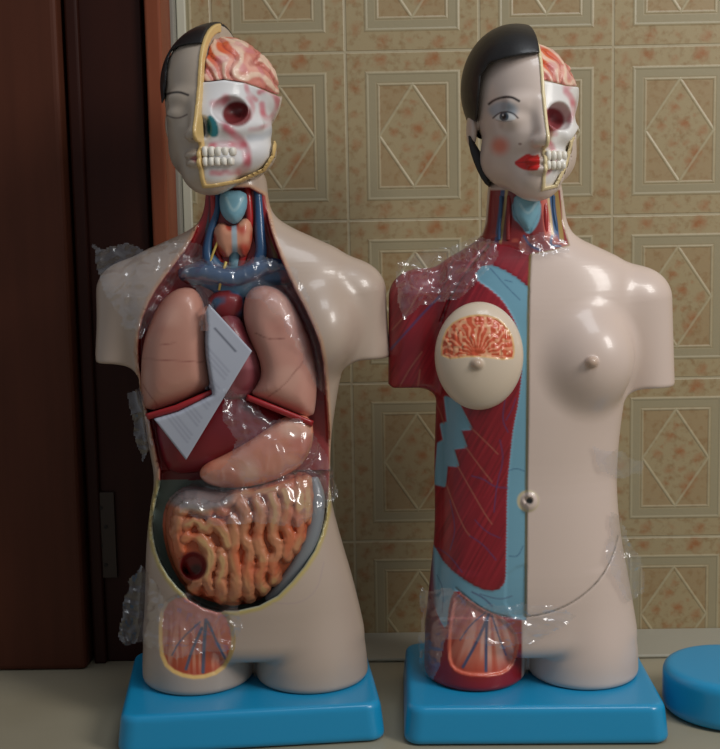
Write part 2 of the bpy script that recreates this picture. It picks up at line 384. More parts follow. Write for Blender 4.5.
# ---- head
class Head:
    def __init__(s, u, v, w, psi, zs=1.0, xs=1.0, ox=25, jw=1.0): s.ox = ox; s.jw = jw; s.O = C3(u, v, w); s.c, s.s = math.cos(psi), math.sin(psi); s.zs = zs; s.xs = xs
    def loc(s, P):
        d = (P-s.O)/S; return np.stack([(d[:, 0]*s.c-d[:, 1]*s.s)/s.xs, -d[:, 0]*s.s-d[:, 1]*s.c, d[:, 2]/s.zs], 1)
    def E(s, q, c, r):
        k = (q-np.array(c, float)); r = np.array(r, float); a = np.linalg.norm(k/r, axis=1); b = np.linalg.norm(k/(r*r), axis=1); return a*(a-1)/np.maximum(b, 1e-9)
    def Cp(s, q, a, b, ra, rb):
        a = np.array(a, float); b = np.array(b, float); e = b-a; t = np.clip((q-a)@e/(e@e), 0, 1); return np.linalg.norm(q-a-t[:, None]*e, axis=1)-(ra+(rb-ra)*t)
    def core(s, q):
        d = s.E(q, (0, -8, 24), (57, 70, 61)); d = smin(d, s.E(q, (0, 20, -16), (46, 50, 56)), 14)
        qj = q*np.array([1, 1, 1.]); qj[:, 0] = np.where(qj[:, 0] > 0, qj[:, 0]/s.jw, qj[:, 0]); d = smin(d, s.E(qj, (0, 10, -42), (49, 42, 34)), 12); return smin(d, s.E(q, (0, 40, -60), (27, 28, 25)), 12)
    def skin(s, q, open_eye=False):
        d = s.core(q)
        for k in (-1, 1):
            d = smax(d, -s.E(q, (k*23, 81, -7), (17, 14, 10)), 10)
            d = smin(d, s.E(q, (k*23, 52.5, -7), (13, 11, 8)), 7)
            d = smin(d, s.E(q, (k*20, 56, 9), (11, 5, 4)), 12)
            d = smin(d, s.E(q, (k*7.5, 70, -29), (5, 7, 4.5)), 4)
        d = smin(d, s.Cp(q, (0, 62, 6), (0, 76, -26), 4.5, 6.5), 9); d = smin(d, s.E(q, (-55, -6, -12), (5, 13, 18)), 3)
        d = smin(d, s.E(q, (0, 65, -47), (16, 8, 5)), 3); d = smin(d, s.E(q, (0, 65, -54.5), (14, 9, 5)), 3)
        d = smax(d, -s.Cp(q, (-15, 73, -50.5), (15, 73, -50.5), 1.2, 1.2), 2)
        return d
    def skull(s, q):
        d = s.E(q, (0, -8, 22), (56, 67, 56)); d = smin(d, s.E(q, (0, 20, -14), (46, 47, 46)), 10)
        qj = q*np.array([1/s.jw, 1, 1.]); jaw = smin(s.E(qj, (0, 12, -42), (46, 41, 30)), s.E(q, (0, 40, -60), (25, 26, 22)), 8); d = smin(d, jaw, 6)
        d = smin(d, s.Cp(q, (26, 57, -22), (47, 28, -17), 4.5, 3), 10)              # cheek bone arch
        d = smax(d, -s.E(q, (s.ox, 62, -4), (14.5, 30, 12.5)), 3)                      # eye socket
        d = smax(d, -s.E(q, (4, 72, -22), (7, 16, 12)), 3)                       # nasal opening
        d = smax(d, -s.E(q, (54, 34, 2), (8, 16, 13)), 7)                         # temple hollow
        d = smax(d, -s.E(q, (37, 60, -44), (7, 18, 14)), 6)                       # hollow under the cheek bone
        d = smin(d, s.E(q, (0, 6, -20), (51, 42, 30)), 8); d = smin(d, s.E(q, (14, 44, -48), (22, 23, 12)), 8); d = smax(d, -s.E(q, (37, 62, -44), (7, 20, 14)), 6); d = smax(d, -s.E(q, (s.ox, 62, -4), (14.5, 30, 12.5)), 3)
        return d
def build_head(root, Hd, window, skinpaint, skin, hairfn, rimcol, rimw, brain_line, skullpaint, teeth):
    q = Hd.loc
    def win(P): L = q(P); return smax(np.maximum(-(L[:, 0]-1), -(L[:, 1]+22+90*sstep(14, 22, L[:, 2]))), dpoly(image_px(P), window), 1)
    def f_skin(P): L = q(P); return smax(Hd.skin(L), -win(P), 1.0)*S
    def f_skull(P):
        L = q(P); d = np.maximum(Hd.skull(L), -(L[:, 0]-.5)); d = np.maximum(d, win(P)+.5); bl = brain_line(image_px(P)); return smax(d, -bl, 1.5)*S
    def f_brain(P):
        L = q(P); w = 1.6*np.abs(noise(L, .085, 3))+1.1*np.abs(noise(L, .16, 5))
        d = Hd.E(L, (0, -8, 20), (54, 64, 54)); d = d+3.2-3.2*np.abs(np.sin(L[:, 0]*.23+3.2*noise(L, .045, 9)+L[:, 2]*.16))*.75-w
        d = np.maximum(d, -(L[:, 0]-2)); return smax(d, brain_line(image_px(P))+.8, 1.5)*S
    def f_rim(P):
        L = q(P); h = Hd.skin(L); d = np.abs(win(P))-rimw; k = np.where(L[:, 2] > -22, L[:, 0]-5, -9); return smax(smax(smax(d, np.abs(h+3)-4.3, 1), -(L[:, 1]-2), 1), k, 1)*S
    lo = Hd.O-np.array([80, 95, 100])*S; hi = Hd.O+np.array([80, 95, 100])*S
    for nm, fn, pt, h, sub, m in (('head', f_skin, skinpaint, .0042, 2, M_PAINT), ('skull', f_skull, skullpaint, .0035, 1, M_ORGAN), ('brain', f_brain, brainpaint(Hd), .003, 1, M_ORGAN), ('cut_rim', f_rim, lambda P: cols(P, rimcol), .0028, 1, M_PAINT)):
        V, Q = sdfmesh(fn, lo, hi, h, sub); o = mkmesh(nm, V, Q, m, root, pt(V))
        if nm == 'skull': sk = o
    V, Q = sdfmesh(lambda P: hairfn(P, q(P))*S, lo, hi, .003, 1); mkmesh('hair', V, Q, M_HAIR, root)
    for nm, row in teeth.items():
        parts = []
        for (x, z, rx, rz) in row:
            yy = 68-.012*(x*x)
            an = np.linspace(0, 2*np.pi, 12, endpoint=False); ph = np.linspace(.15, np.pi-.15, 7); vv = []
            for p in ph:
                for a in an:
                    cx, cy = math.cos(a), math.sin(a); sg = lambda t: math.copysign(abs(t)**.6, t)
                    vv.append((x+rx*sg(math.sin(p)*cx), yy+5*sg(math.sin(p)*cy), z+rz*sg(math.cos(p))))
            vv = np.array(vv); W_ = np.zeros_like(vv)
            W_[:, 0] = vv[:, 0]*Hd.c*Hd.xs-vv[:, 1]*Hd.s; W_[:, 1] = -vv[:, 0]*Hd.xs*Hd.s-vv[:, 1]*Hd.c; W_[:, 2] = vv[:, 2]*Hd.zs
            qq = [(i*12+j, i*12+(j+1) % 12, (i+1)*12+(j+1) % 12, (i+1)*12+j) for i in range(6) for j in range(12)]
            qq += [(0, 12-k, 11-k, 0+k+1) for k in ()]
            parts.append((Hd.O+W_*S, np.array(qq)))
        V, Q = join(parts); mkmesh(nm, V, Q, M_TEETH, sk)
M_TEETH = mat('tooth_white', (232, 226, 214), rough=.35, coat=.3)
def brainpaint(Hd):
    def f(P):
        L = Hd.loc(P); c = cols(P, (206, 128, 112)); n = noise(L, .06, 2); g = np.abs(np.sin(L[:, 0]*.23+3.2*noise(L, .045, 9)+L[:, 2]*.16))
        c = mix(c, (214, 92, 48), sstep(-.1, .4, n)*(1-sstep(14, 34, L[:, 0]))); c = mix(c, (226, 168, 150), sstep(.1, .6, -n))
        c = mix(c, (232, 205, 180), sstep(.75, .98, g)*.8); c = mix(c, (150, 40, 40), sstep(.3, .0, g)*.6)
        return mix(c, (196, 110, 130), sstep(.25, .6, noise(L, .1, 8))*.4)
    return f
def pinks(c, E, L, seed=1):
    n = .65+.35*noise(np.concatenate([E, E[:, :1]*0], 1), .16, seed)
    for pts, r, k in L: c = mix(c, (196, 104, 116), k*1.15*n*sstep(r, r*.15, dline(E, smoothline(pts))))
    return c

# ================================================================== FIRST TORSO (open chest)
t1 = empty('anatomical_torso_model', (float(at(256, 680)[0]), YT, 0.0), 0)
tag(t1, 'glossy torso model with closed eye and opened chest showing pink lungs, on blue base', 'anatomical model', 'anatomical torso models on blue bases')
blue_base(t1, float(at(253, 680)[0])-.002, YT-.004, .326, .245, math.radians(6))
T1 = [(165, 206, 266, 28, 36), (196, 206, 267, 30, 36), (215, 203, 272, 31, 38), (227, 194, 288, 33, 40), (239, 168, 314, 37, 42), (252, 136, 342, 43, 46), (268, 118, 358, 50, 50), (290, 112, 364, 56, 54), (320, 125, 358, 62, 56),
      (350, 136, 348, 66, 58), (380, 141, 340, 66, 58), (410, 146, 335, 64, 56), (440, 150, 331, 62, 54), (475, 157, 330, 62, 54), (502, 152, 331, 64, 56), (540, 148, 341, 66, 58), (580, 147, 353, 66, 60), (620, 145, 362, 62, 62), (655, 143, 367, 62, 62), (700, 145, 370, 62, 62)]
OPEN1 = smoothpoly([(208, 188), (203, 215), (190, 245), (172, 268), (152, 296), (140, 325), (138, 355), (143, 390), (150, 420), (156, 450), (162, 478), (155, 505), (152, 530), (158, 558), (172, 582), (195, 603), (226, 613), (270, 603), (299, 574), (319, 543), (328, 500),
                    (328, 450), (326, 400), (322, 350), (310, 318), (290, 280), (277, 250), (268, 222), (263, 188)], 1)
THIGH1 = smoothpoly([(163, 604), (160, 635), (163, 662), (177, 674), (199, 678), (221, 671), (232, 653), (234, 633), (225, 610), (195, 600), (180, 594)], 1)
def body1(P):
    d = loft(P, T1)
    d = smin(d, column(P, T1, -1, 254, 61, BASEZ-.0004, 560), .006); d = smin(d, column(P, T1, 1, 256, 61, BASEZ-.0004, 560), .006)
    d = smin(d, stub(P, C3(124, 292, 0), 25, C3(119, 345, 0), 21.5, 357), .022)
    d = smin(d, stub(P, C3(358, 292, 0), 27, C3(365, 345, 0), 22.5, 357), .022)
    d = smin(d, ell(P, C3(322, 330, 38), (28, 30, 34)), .03)
    E = image_px(P); w = rim_w(P)
    cav = np.maximum(dpoly(E, OPEN1)*S, (np.where(E[:, 1] < 470, 12, -4)-w)*S)
    d = smax(d, -cav, .004)
    d = d+2.0*S*inside(dpoly(E, THIGH1), 2)*(w > 0)
    return d
def paint1(P):
    E = image_px(P); w = rim_w(P); fr = (w > -26); c = cols(P, SKIN1)
    do = dpoly(E, OPEN1); top = inside(do-1, 1)*fr
    c = mix(c, (205, 160, 128), inside(do-4.5, 1)*(w > -12)*(E[:, 1] < 480)*.8)
    c = mix(c, (190, 170, 92), inside(do-5, 1.5)*(w > -12)*(E[:, 1] >= 480)*.8)
    c = mix(c, (158, 32, 36), top*(E[:, 1] < 480))
    c = mix(c, (142, 158, 146), top*(E[:, 1] >= 480)); c = mix(c, (150, 60, 62), top*(E[:, 1] > 400)*(E[:, 1] < 500)*(E[:, 0] > 250))
    f = (w > 5); dt = dpoly(E, THIGH1); L = P*np.array([900, 900, 60])
    c = mix(c, (226, 184, 110), inside(dt-2.2, .8)*f*sstep(600, 640, E[:, 1]))
    m = inside(dt+2, .8)*f; c = mix(c, (196, 92, 58), m); c = mix(c, (226, 148, 116), m*sstep(-.2, .5, noise(L, .3, 4)))
    c = mix(c, (188, 58, 36), m*sstep(655, 675, E[:, 1])*.6); c = mix(c, (205, 130, 120), m*sstep(640, 615, E[:, 1])*.8)
    for pts, wd in (([(206, 620), (204, 645), (203, 672)], 1.8), ([(202, 628), (192, 650), (186, 669)], 1.5), ([(208, 622), (218, 645), (226, 660)], 1.2), ([(200, 622), (180, 640), (172, 655)], .8)):
        c = mix(c, (92, 96, 116), stroke(E, pts, wd)*m)
    c = mix(c, (172, 150, 150), stroke(E, [(272, 603), (300, 604), (318, 590), (324, 562)], .6)*(w > 0)*.5)
    return c
V, Q = sdfmesh(body1, (-.36, YT-.13, BASEZ-.004), (.07, YT+.11, .80), .0055, 2)
B1 = mkmesh('body_shell', V, Q, M_PAINT, t1, paint1(V))

# ---- organs in the open chest and belly
def organ(name, poly, wb, T, r, dome, R, paint, parent=t1, h=.004, sub=1, extra=None, n=1, soft=0):
    poly = smoothpoly(poly, n)
    def f(P):
        E = image_px(P); dp = dpoly(E, poly); d = pillow(P, poly, wb, T, r, dome, R, dp)
        return extra(P, E, dp, d) if extra else d
    lo, hi = bounds(poly, wb-T-4, wb+T+dome+10); V, Q = sdfmesh(f, lo, hi, h, sub)
    o = mkmesh(name, V, Q, M_ORGAN, parent, paint(V, image_px(V)))
    if soft: sm = o.modifiers.new('soften', 'SMOOTH'); sm.factor = .5; sm.iterations = soft
    return o
LUNG = (190, 136, 118)
def lungpaint(fissures, base=LUNG):
    def f(P, E):
        c = cols(P, base); c = mix(c, (222, 176, 158), sstep(0, .7, noise(P, 26, 3))*.5); c = mix(c, (186, 120, 104), sstep(0, .8, noise(P, 40, 6))*.4)
        for p in fissures: c = mix(c, (128, 62, 54), stroke(E, p, .35, .7)*.85)
        return c
    return f
RL = [(183, 287), (172, 291), (160, 302), (151, 320), (144, 340), (141, 362), (141, 392), (146, 413), (175, 404), (212, 389), (210, 374), (206, 350), (207, 316), (202, 297), (194, 288)]
LLg = [(250, 288), (267, 284), (285, 293), (298, 312), (310, 340), (316, 365), (317, 395), (313, 421), (282, 408), (248, 395), (255, 388), (262, 375), (259, 358), (248, 337), (243, 318), (244, 300)]
rl = organ('right_lung', RL, 22, 26, 20, 12, 34, lungpaint([[(142, 358), (160, 360), (180, 361), (206, 362)], [(143, 385), (150, 396), (158, 406)], [(160, 345), (175, 343)]]), soft=30)
ll = organ('left_lung', LLg, 24, 26, 20, 12, 34, lungpaint([[(267, 398), (285, 385), (303, 362)], [(255, 333), (270, 340), (285, 338)]], (206, 150, 134)), soft=30)
RED = lambda P, E: cols(P, (158, 26, 32))
organ('lung_base', [(145, 414), (175, 405), (212, 389), (213, 394), (178, 411), (148, 420)], 26, 26, 3, 6, 10, RED, rl, h=.003, n=0)
organ('lung_base', [(247, 394), (282, 408), (314, 421), (312, 427), (280, 414), (246, 400)], 28, 26, 3, 6, 10, RED, ll, h=.003, n=0)
def heartpaint(P, E):
    c = cols(P, (132, 62, 70)); c = mix(c, (176, 108, 116), sstep(0, .6, noise(P, 50, 4))); c = mix(c, (62, 78, 110), sstep(.1, .5, noise(P, 42, 12))*.8)
    c = mix(c, (196, 150, 140), stroke(E, [(226, 318), (232, 338), (230, 360)], 2)*.7); return mix(c, (110, 26, 34), sstep(345, 330, E[:, 1])*.6)
organ('heart', [(212, 318), (236, 312), (250, 335), (260, 360), (264, 380), (252, 398), (225, 405), (204, 385), (204, 345)], 18, 22, 18, 12, 25, heartpaint, soft=15)
organ('aorta', [(208, 296), (224, 288), (244, 292), (246, 312), (236, 326), (216, 324), (207, 310)], 14, 14, 12, 8, 12, lambda P, E: mix(cols(P, (132, 40, 44)), (50, 84, 112), sstep(-.1, .3, noise(P, 60, 2))))
def liverp(P, E): c = cols(P, (124, 24, 34)); return mix(c, (148, 60, 84), sstep(.1, .7, noise(P, 30, 5))*.6)
organ('liver', [(155, 412), (180, 408), (215, 394), (250, 396), (295, 415), (298, 432), (262, 446), (230, 462), (205, 472), (170, 475), (161, 455), (157, 432)], 12, 26, 18, 14, 34, liverp, soft=20)
def stomp(P, E):
    c = cols(P, (222, 142, 114)); c = mix(c, (236, 182, 156), sstep(0, .6, noise(P, 34, 5))); return mix(c, (190, 88, 62), sstep(0, .7, noise(P*np.array([1, 1, 2.5]), 30, 9))*.5)
organ('stomach', [(198, 474), (206, 484), (228, 489), (257, 486), (284, 477), (306, 462), (314, 440), (312, 416), (288, 414), (268, 428), (248, 442), (222, 456), (204, 464)], 30, 22, 12, 10, 20, stomp, soft=16)
INT = [(172, 494), (188, 485), (226, 490), (258, 487), (284, 477), (303, 470), (312, 480), (315, 500), (312, 532), (298, 562), (277, 587), (256, 603), (228, 606), (202, 599), (183, 587), (169, 562), (162, 530), (164, 508)]
LOOPS = [  # the folded small bowel, drawn as centre lines
    [(180, 512), (192, 505), (205, 512), (214, 505), (224, 512)], [(186, 525), (196, 520), (204, 530), (214, 522), (222, 530), (228, 545)], [(182, 540), (195, 536), (208, 545), (212, 560), (205, 575), (210, 590)],
    [(220, 552), (224, 568), (218, 582), (222, 598)], [(232, 520), (236, 540), (232, 560), (238, 580), (233, 600)], [(240, 500), (246, 515), (242, 535), (250, 552), (246, 575), (250, 596)],
    [(256, 500), (262, 520), (256, 540), (264, 560), (259, 580), (264, 590)], [(270, 495), (276, 512), (270, 530), (278, 548), (272, 566), (274, 580)], [(284, 490), (289, 508), (284, 526), (291, 540), (286, 558)],
    [(298, 482), (302, 500), (297, 518), (303, 530), (296, 548)], [(225, 505), (232, 498), (240, 494), (256, 492), (270, 488), (290, 482)], [(308, 480), (309, 500), (308, 520)], [(192, 590), (200, 580), (196, 572)], [(178, 520), (176, 535), (180, 550)]]
LOOPS = [smoothline(l, 1) for l in LOOPS]
def dloops(E): return np.min([dline(E, l) for l in LOOPS], 0)
HOLE = (193, 566)
def intx(P, E, dp, d):
    dl = dloops(E)+2.6*noise(P, 90, 4)+1.2*noise(P, 200, 6); f = (YT-P[:, 1])/S > 20
    r = np.sqrt(np.clip(1-(dl/7.0)**2, 0, 1))*6.5
    hole = np.hypot((E[:, 0]-HOLE[0])/13, (E[:, 1]-HOLE[1])/14)
    return d+f*(3-r*sstep(.8, 1.2, hole)+9*sstep(1.05, .6, hole))*S
def intp(P, E):
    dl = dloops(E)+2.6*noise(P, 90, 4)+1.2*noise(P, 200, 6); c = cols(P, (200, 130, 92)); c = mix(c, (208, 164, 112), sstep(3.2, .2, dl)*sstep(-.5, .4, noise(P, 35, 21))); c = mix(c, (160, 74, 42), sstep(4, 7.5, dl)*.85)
    c = mix(c, (204, 96, 58), sstep(.0, .5, noise(P, 45, 7))*.6)
    g = sstep(1.1, .7, np.hypot((E[:, 0]-200)/38, (E[:, 1]-497)/15)); c = mix(c, (128, 124, 122), g*.85)
    g = sstep(-2, 2, (E[:, 0]-302)*.8+(E[:, 1]-520)*.35-6)*0; hole = np.hypot((E[:, 0]-HOLE[0])/14, (E[:, 1]-HOLE[1])/15)
    c = mix(c, (122, 24, 24), sstep(1.1, .85, hole)); c = mix(c, (64, 12, 16), sstep(.6, .2, np.hypot((E[:, 0]-196)/14, (E[:, 1]-569)/12)))
    return c
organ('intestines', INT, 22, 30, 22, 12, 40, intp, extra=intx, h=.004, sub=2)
dc = tube([C3(313, 478, 30), C3(318, 500, 38), C3(314, 530, 42), C3(301, 560, 42), C3(284, 585, 40), C3(268, 600, 34)], [5*S, 8*S, 8*S, 8*S, 7*S, 4*S], 14)
mkmesh('colon', dc[0], dc[1], mat('colon_grey', (132, 136, 140), rough=.4, coat=.2), t1)
# ---- neck organs
def vessel(name, pts, r, m, parent=t1): v, q = tube([C3(*p) for p in pts], np.array(r)*S if np.ndim(r) else r*S, 12); return mkmesh(name, v, q, m, parent)
M_VEIN = mat('vein_blue', (44, 82, 122), rough=.35, coat=.3); M_ART = mat('artery_red', (172, 34, 32), rough=.35, coat=.3)
M_CART = mat('cartilage_pale_blue', (128, 176, 192), rough=.4, coat=.3); M_MUS = mat('muscle_red', (140, 36, 34), rough=.45, coat=.2, bump=.5, bscale=90); M_NERVE = mat('nerve_yellow', (206, 178, 92), rough=.4)
organ('larynx', [(221, 190), (246, 190), (248, 205), (243, 218), (236, 225), (228, 222), (221, 214), (219, 202)], 10, 16, 9, 6, 12, lambda P, E: mix(cols(P, (126, 176, 194)), (172, 206, 214), stroke(E, [(226, 198), (234, 214), (243, 198)], 1.4)*.8), h=.0035)
organ('thyroid', [(221, 221), (232, 228), (246, 216), (253, 224), (252, 246), (244, 260), (235, 250), (226, 260), (216, 250), (212, 230)], 8, 16, 10, 6, 12, lambda P, E: mix(mix(cols(P, (186, 72, 52)), (214, 150, 120), sstep(0, .5, noise(P, 70, 2))), (150, 190, 205), stroke(E, [(234, 226), (235, 258)], 2.5)*.8), h=.0035)
organ('neck_muscle', [(206, 186), (221, 186), (219, 222), (207, 262), (192, 276), (184, 268), (200, 240), (206, 214)], -2, 15, 6, 0, 10, lambda P, E: mix(cols(P, (112, 30, 34)), (70, 86, 96), sstep(.1, .5, noise(P*np.array([3, 1, .4]), 60, 2))), h=.0035)
organ('neck_muscle', [(245, 186), (262, 186), (268, 224), (280, 256), (298, 288), (286, 292), (262, 262), (250, 240), (246, 214)], -2, 15, 6, 0, 10, lambda P, E: mix(cols(P, (118, 30, 32)), (150, 130, 84), inside(np.abs(E[:, 0]-262-(E[:, 1]-190)*.2)-2.2)*.8), h=.0035)
vessel('artery', [(247, 186, 12), (249, 205, 15), (250, 225, 16), (246, 248, 14), (240, 268, 14)], 3.6, M_ART)
vessel('artery', [(212, 186, 12), (214, 210, 14), (212, 235, 15), (220, 262, 14)], 3, M_ART)
vessel('vein', [(257, 186, 11), (259, 210, 14), (260, 235, 18), (262, 255, 20), (254, 270, 20)], [4, 4, 5, 6, 6], M_VEIN)
vessel('vein', [(217, 186, 12), (218, 210, 14), (209, 235, 18), (206, 256, 20), (214, 270, 20)], [2, 3, 4, 5.5, 6], M_VEIN)
organ('great_veins', [(178, 268), (198, 262), (212, 250), (224, 266), (246, 266), (257, 250), (268, 260), (292, 270), (294, 284), (264, 286), (246, 296), (238, 306), (226, 304), (206, 286), (182, 284)], 8, 14, 8, 4, 12,
      lambda P, E: mix(mix(cols(P, (58, 92, 124)), (96, 134, 154), sstep(0, .5, noise(P, 70, 2))), (132, 50, 54), sstep(.15, .5, noise(P, 55, 11))), h=.0035)
vessel('vein', [(180, 274, 18), (196, 272, 22), (215, 274, 24), (235, 279, 24), (256, 270, 24), (276, 264, 20), (290, 272, 14)], [5, 7, 8.5, 9, 8.5, 7, 4], M_VEIN)
vessel('windpipe', [(235, 250, 10), (235, 268, 12), (233, 290, 8)], [6, 6, 6], M_CART)
vessel('nerve', [(226, 262, 24), (222, 275, 30), (219, 290, 26)], [1.4, 1.2, 1.2], M_NERVE)
vessel('nerve', [(226, 225, 20), (216, 245, 24), (210, 262, 24)], [1.2, 1.2, 1.2], M_NERVE)

# ---- head of the first torso
H1 = Head(222, 111, 10, math.radians(12), .955, .98, 28, 1.15)
WIN1 = [(150, 10), (330, 10), (330, 118), (284, 122), (276, 140), (273, 156), (264, 170), (240, 181), (212, 186), (150, 190)]
BL1 = [(150, 84), (209, 82), (224, 80), (244, 83), (261, 89), (282, 98)]
def brain_line(L):
    L = np.array(L, float)
    return lambda E: (E[:, 1]-np.interp(E[:, 0], L[:, 0], L[:, 1]))
def hp1(P):
    E = image_px(P); c = cols(P, (188, 172, 154)); f = H1.loc(P)[:, 1] > 15
    c = mix(c, (32, 24, 24), stroke(E, [(165, 95), (172, 92.5), (180, 92), (188, 95)], 1.1, .8)*f)
    c = mix(c, (70, 48, 44), stroke(E, [(166, 115), (173, 118), (180, 118), (187, 114.5)], .6, .8)*f)
    c = mix(c, (176, 88, 88), inside(dpoly(E, [(190, 158), (198, 154.5), (204, 155.5), (210, 154), (211, 166), (203, 166), (196, 163)]), 1)*f*.8)
    c = mix(c, (96, 44, 44), stroke(E, [(190, 159), (200, 160), (210, 160)], .4, .6)*f)
    c = mix(c, (120, 84, 74), .6*sstep(3, 1, np.hypot(E[:, 0]-193, (E[:, 1]-139)*1.6))*f)
    return c
def sp1(P):
    E = image_px(P); L = H1.loc(P); c = cols(P, (216, 214, 214)); 
    c = pinks(c, E, [([(214, 104), (222, 103), (226, 98)], 7, .8), ([(246, 82), (247, 92), (256, 100)], 4, .7), ([(260, 92), (268, 89), (277, 97), (278, 110), (270, 120), (263, 116), (262, 104)], 5, .95), ([(250, 118), (254, 106), (248, 98)], 4, .6), ([(226, 128), (236, 136), (246, 146), (248, 166), (240, 172)], 7, 1), ([(212, 146), (226, 143), (240, 146)], 6, .9), ([(212, 173), (226, 173), (238, 171)], 5, .8), ([(222, 124), (230, 130)], 5, .6), ([(276, 92), (282, 110)], 5, .7), ([(250, 130), (262, 128), (274, 122)], 4, .5)], 3)
    c = mix(c, (150, 160, 170), sstep(6, 1, dline(E, [(250, 138), (262, 137), (276, 128)]))*.5)
    c = mix(c, (118, 44, 46), inside(np.hypot((E[:, 0]-237)/14.5, (E[:, 1]-114)/12.5)*14-14, 1.5)); c = mix(c, (32, 112, 122), inside(dpoly(E, smoothpoly([(207, 116), (212, 115), (218, 124), (219, 136), (212, 138), (206, 132)])), 1))
    return c
def hair1(P, L):
    E = image_px(P); d = H1.core(L)-3.2
    pl = dpoly(E, [(140, 0), (240, 0), (212, 40), (206, 43), (190, 44), (178, 47), (171, 52), (168, 62), (166.5, 76), (165, 98), (150, 130), (140, 130)])
    pl = np.where(L[:, 1] < -15, np.minimum(pl, L[:, 0]*0-(L[:, 2]+25)), pl)
    return smax(smax(d, pl, 1.5), np.maximum(L[:, 0]+.2, -(H1.core(L)+5)), 1)
def teeth(x0, zu, zl, n): return {'upper_teeth': [(x0+i*5.9, zu, 2.8, 5.2-.3*i) for i in range(n)], 'lower_teeth': [(x0+i*5.5, zl, 2.6, 4.6-.2*i) for i in range(n)]}
build_head(t1, H1, WIN1, hp1, SKIN1, hair1, (216, 182, 118), 2.0, brain_line(BL1), sp1, teeth(6, -44, -53.5, 5))

# ================================================================== SECOND TORSO (muscle and skin halves)
t2 = empty('anatomical_torso_model', (float(at(532, 680)[0]), YT, 0.0), 0)
tag(t2, 'glossy torso model with red lips, half red muscle and half pale skin, on blue base', 'anatomical model', 'anatomical torso models on blue bases')
blue_base(t2, float(at(534, 680)[0])-.010, YT-.004, .322, .245, math.radians(-1.0))
T2 = [(168, 490, 560, 26, 36), (205, 487, 564, 30, 38), (225, 486, 567, 32, 40), (238, 480, 576, 34, 42), (249, 462, 600, 38, 44), (262, 438, 626, 44, 48), (280, 425, 638, 50, 52), (305, 426, 638, 56, 54), (330, 432, 633, 58, 56), (360, 436, 627, 60, 56),
      (395, 436, 623, 60, 54), (430, 435, 618, 58, 52), (470, 434, 615, 56, 52), (505, 435, 616, 58, 54), (540, 434, 620, 60, 56), (575, 430, 627, 62, 60), (610, 427, 633, 60, 62), (645, 424, 637, 61, 62), (700, 425, 637, 61, 62)]
MID = [(531, 250), (529, 300), (528, 400), (527, 480), (526, 620)]
def midu(v): return np.interp(v, [m[1] for m in MID], [m[0] for m in MID])
STRIP = smoothpoly([(472, 277), (486, 262), (511, 273), (531, 289), (540, 300), (540, 625), (505, 617), (506, 560), (507, 487), (510, 458), (513, 429), (519, 400), (523, 361), (519, 331), (509, 309), (496, 293)], 1)
LOWB = smoothpoly([(426, 535), (434, 545), (446, 566), (470, 584), (489, 592), (503, 588), (508, 570), (540, 560), (540, 622), (506, 618), (490, 612), (472, 602), (456, 588), (449, 602), (447, 632), (438, 618), (430, 590)], 1)
RIB = [(446, 398), (457, 402), (470, 428), (459, 429), (465, 446), (452, 448), (457, 465), (446, 464), (444, 485), (436, 483), (439, 444), (445, 441), (442, 425), (449, 423)]
THIGH2 = smoothpoly([(456, 590), (449, 621), (447, 655), (451, 669), (465, 676), (489, 677), (506, 674), (516, 662), (520, 638), (507, 620), (490, 613), (473, 603)], 1)
NECK2 = [(490, 190), (560, 190), (563, 222), (569, 245), (552, 250), (531, 254), (510, 246), (480, 242), (487, 222)]
def body2(P):
    E = image_px(P); w = rim_w(P)
    d = loft(P, T2)
    d = smin(d, column(P, T2, -1, 525.5, 61, BASEZ-.0004, 560), .006); d = smin(d, column(P, T2, 1, 527, 61, BASEZ-.0004, 560), .006)
    d = smin(d, stub(P, C3(416, 297, 0), 27, C3(413, 375, 0), 23.5, 387), .020)
    d = smin(d, stub(P, C3(641, 299, 0), 30, C3(648, 378, 0), 23.5, 390), .022)
    d = smin(d, ell(P, C3(590, 360, 44), (41, 34, 44)), .024)
    d = smin(d, ell(P, C3(592, 362, 80), (5.5, 5.5, 5)), .004)
    d = smin(d, ell(P, C3(528.5, 501, 55), (9, 6, 10)), .003); d = smax(d, -ell(P, C3(530, 501, 62), (3.2, 6, 3.2)), .002)
    f = sstep(5, 20, w); left = inside(E[:, 0]-midu(E[:, 1]), 1.5)*f*(E[:, 1] < 618)
    d = d+1.6*S*left                                                            # the skin is cut away down to the muscle
    rec = dpoly(E, STRIP); d = d+.9*S*inside(rec, 1.5)*left+.8*S*inside(dpoly(E, LOWB), 1.5)*f*(E[:, 0] < midu(E[:, 1]))+1.0*S*inside(dpoly(E, RIB)-2, 1.5)*f
    d = d+2.0*S*stroke(E, [(488, 246), (470, 266), (450, 296), (441, 322)], 1.2, 1.2)*f
    d = d+2.2*S*inside(dpoly(E, THIGH2)+2, 1.5)*f+1.4*S*inside(dpoly(E, NECK2), 1.2)*f
    d = d+1.3*S*stroke(E, [(618, 536), (612, 560), (596, 585), (570, 605), (540, 616), (506, 618), (480, 608), (456, 588)], .7, .7)*f
    return d
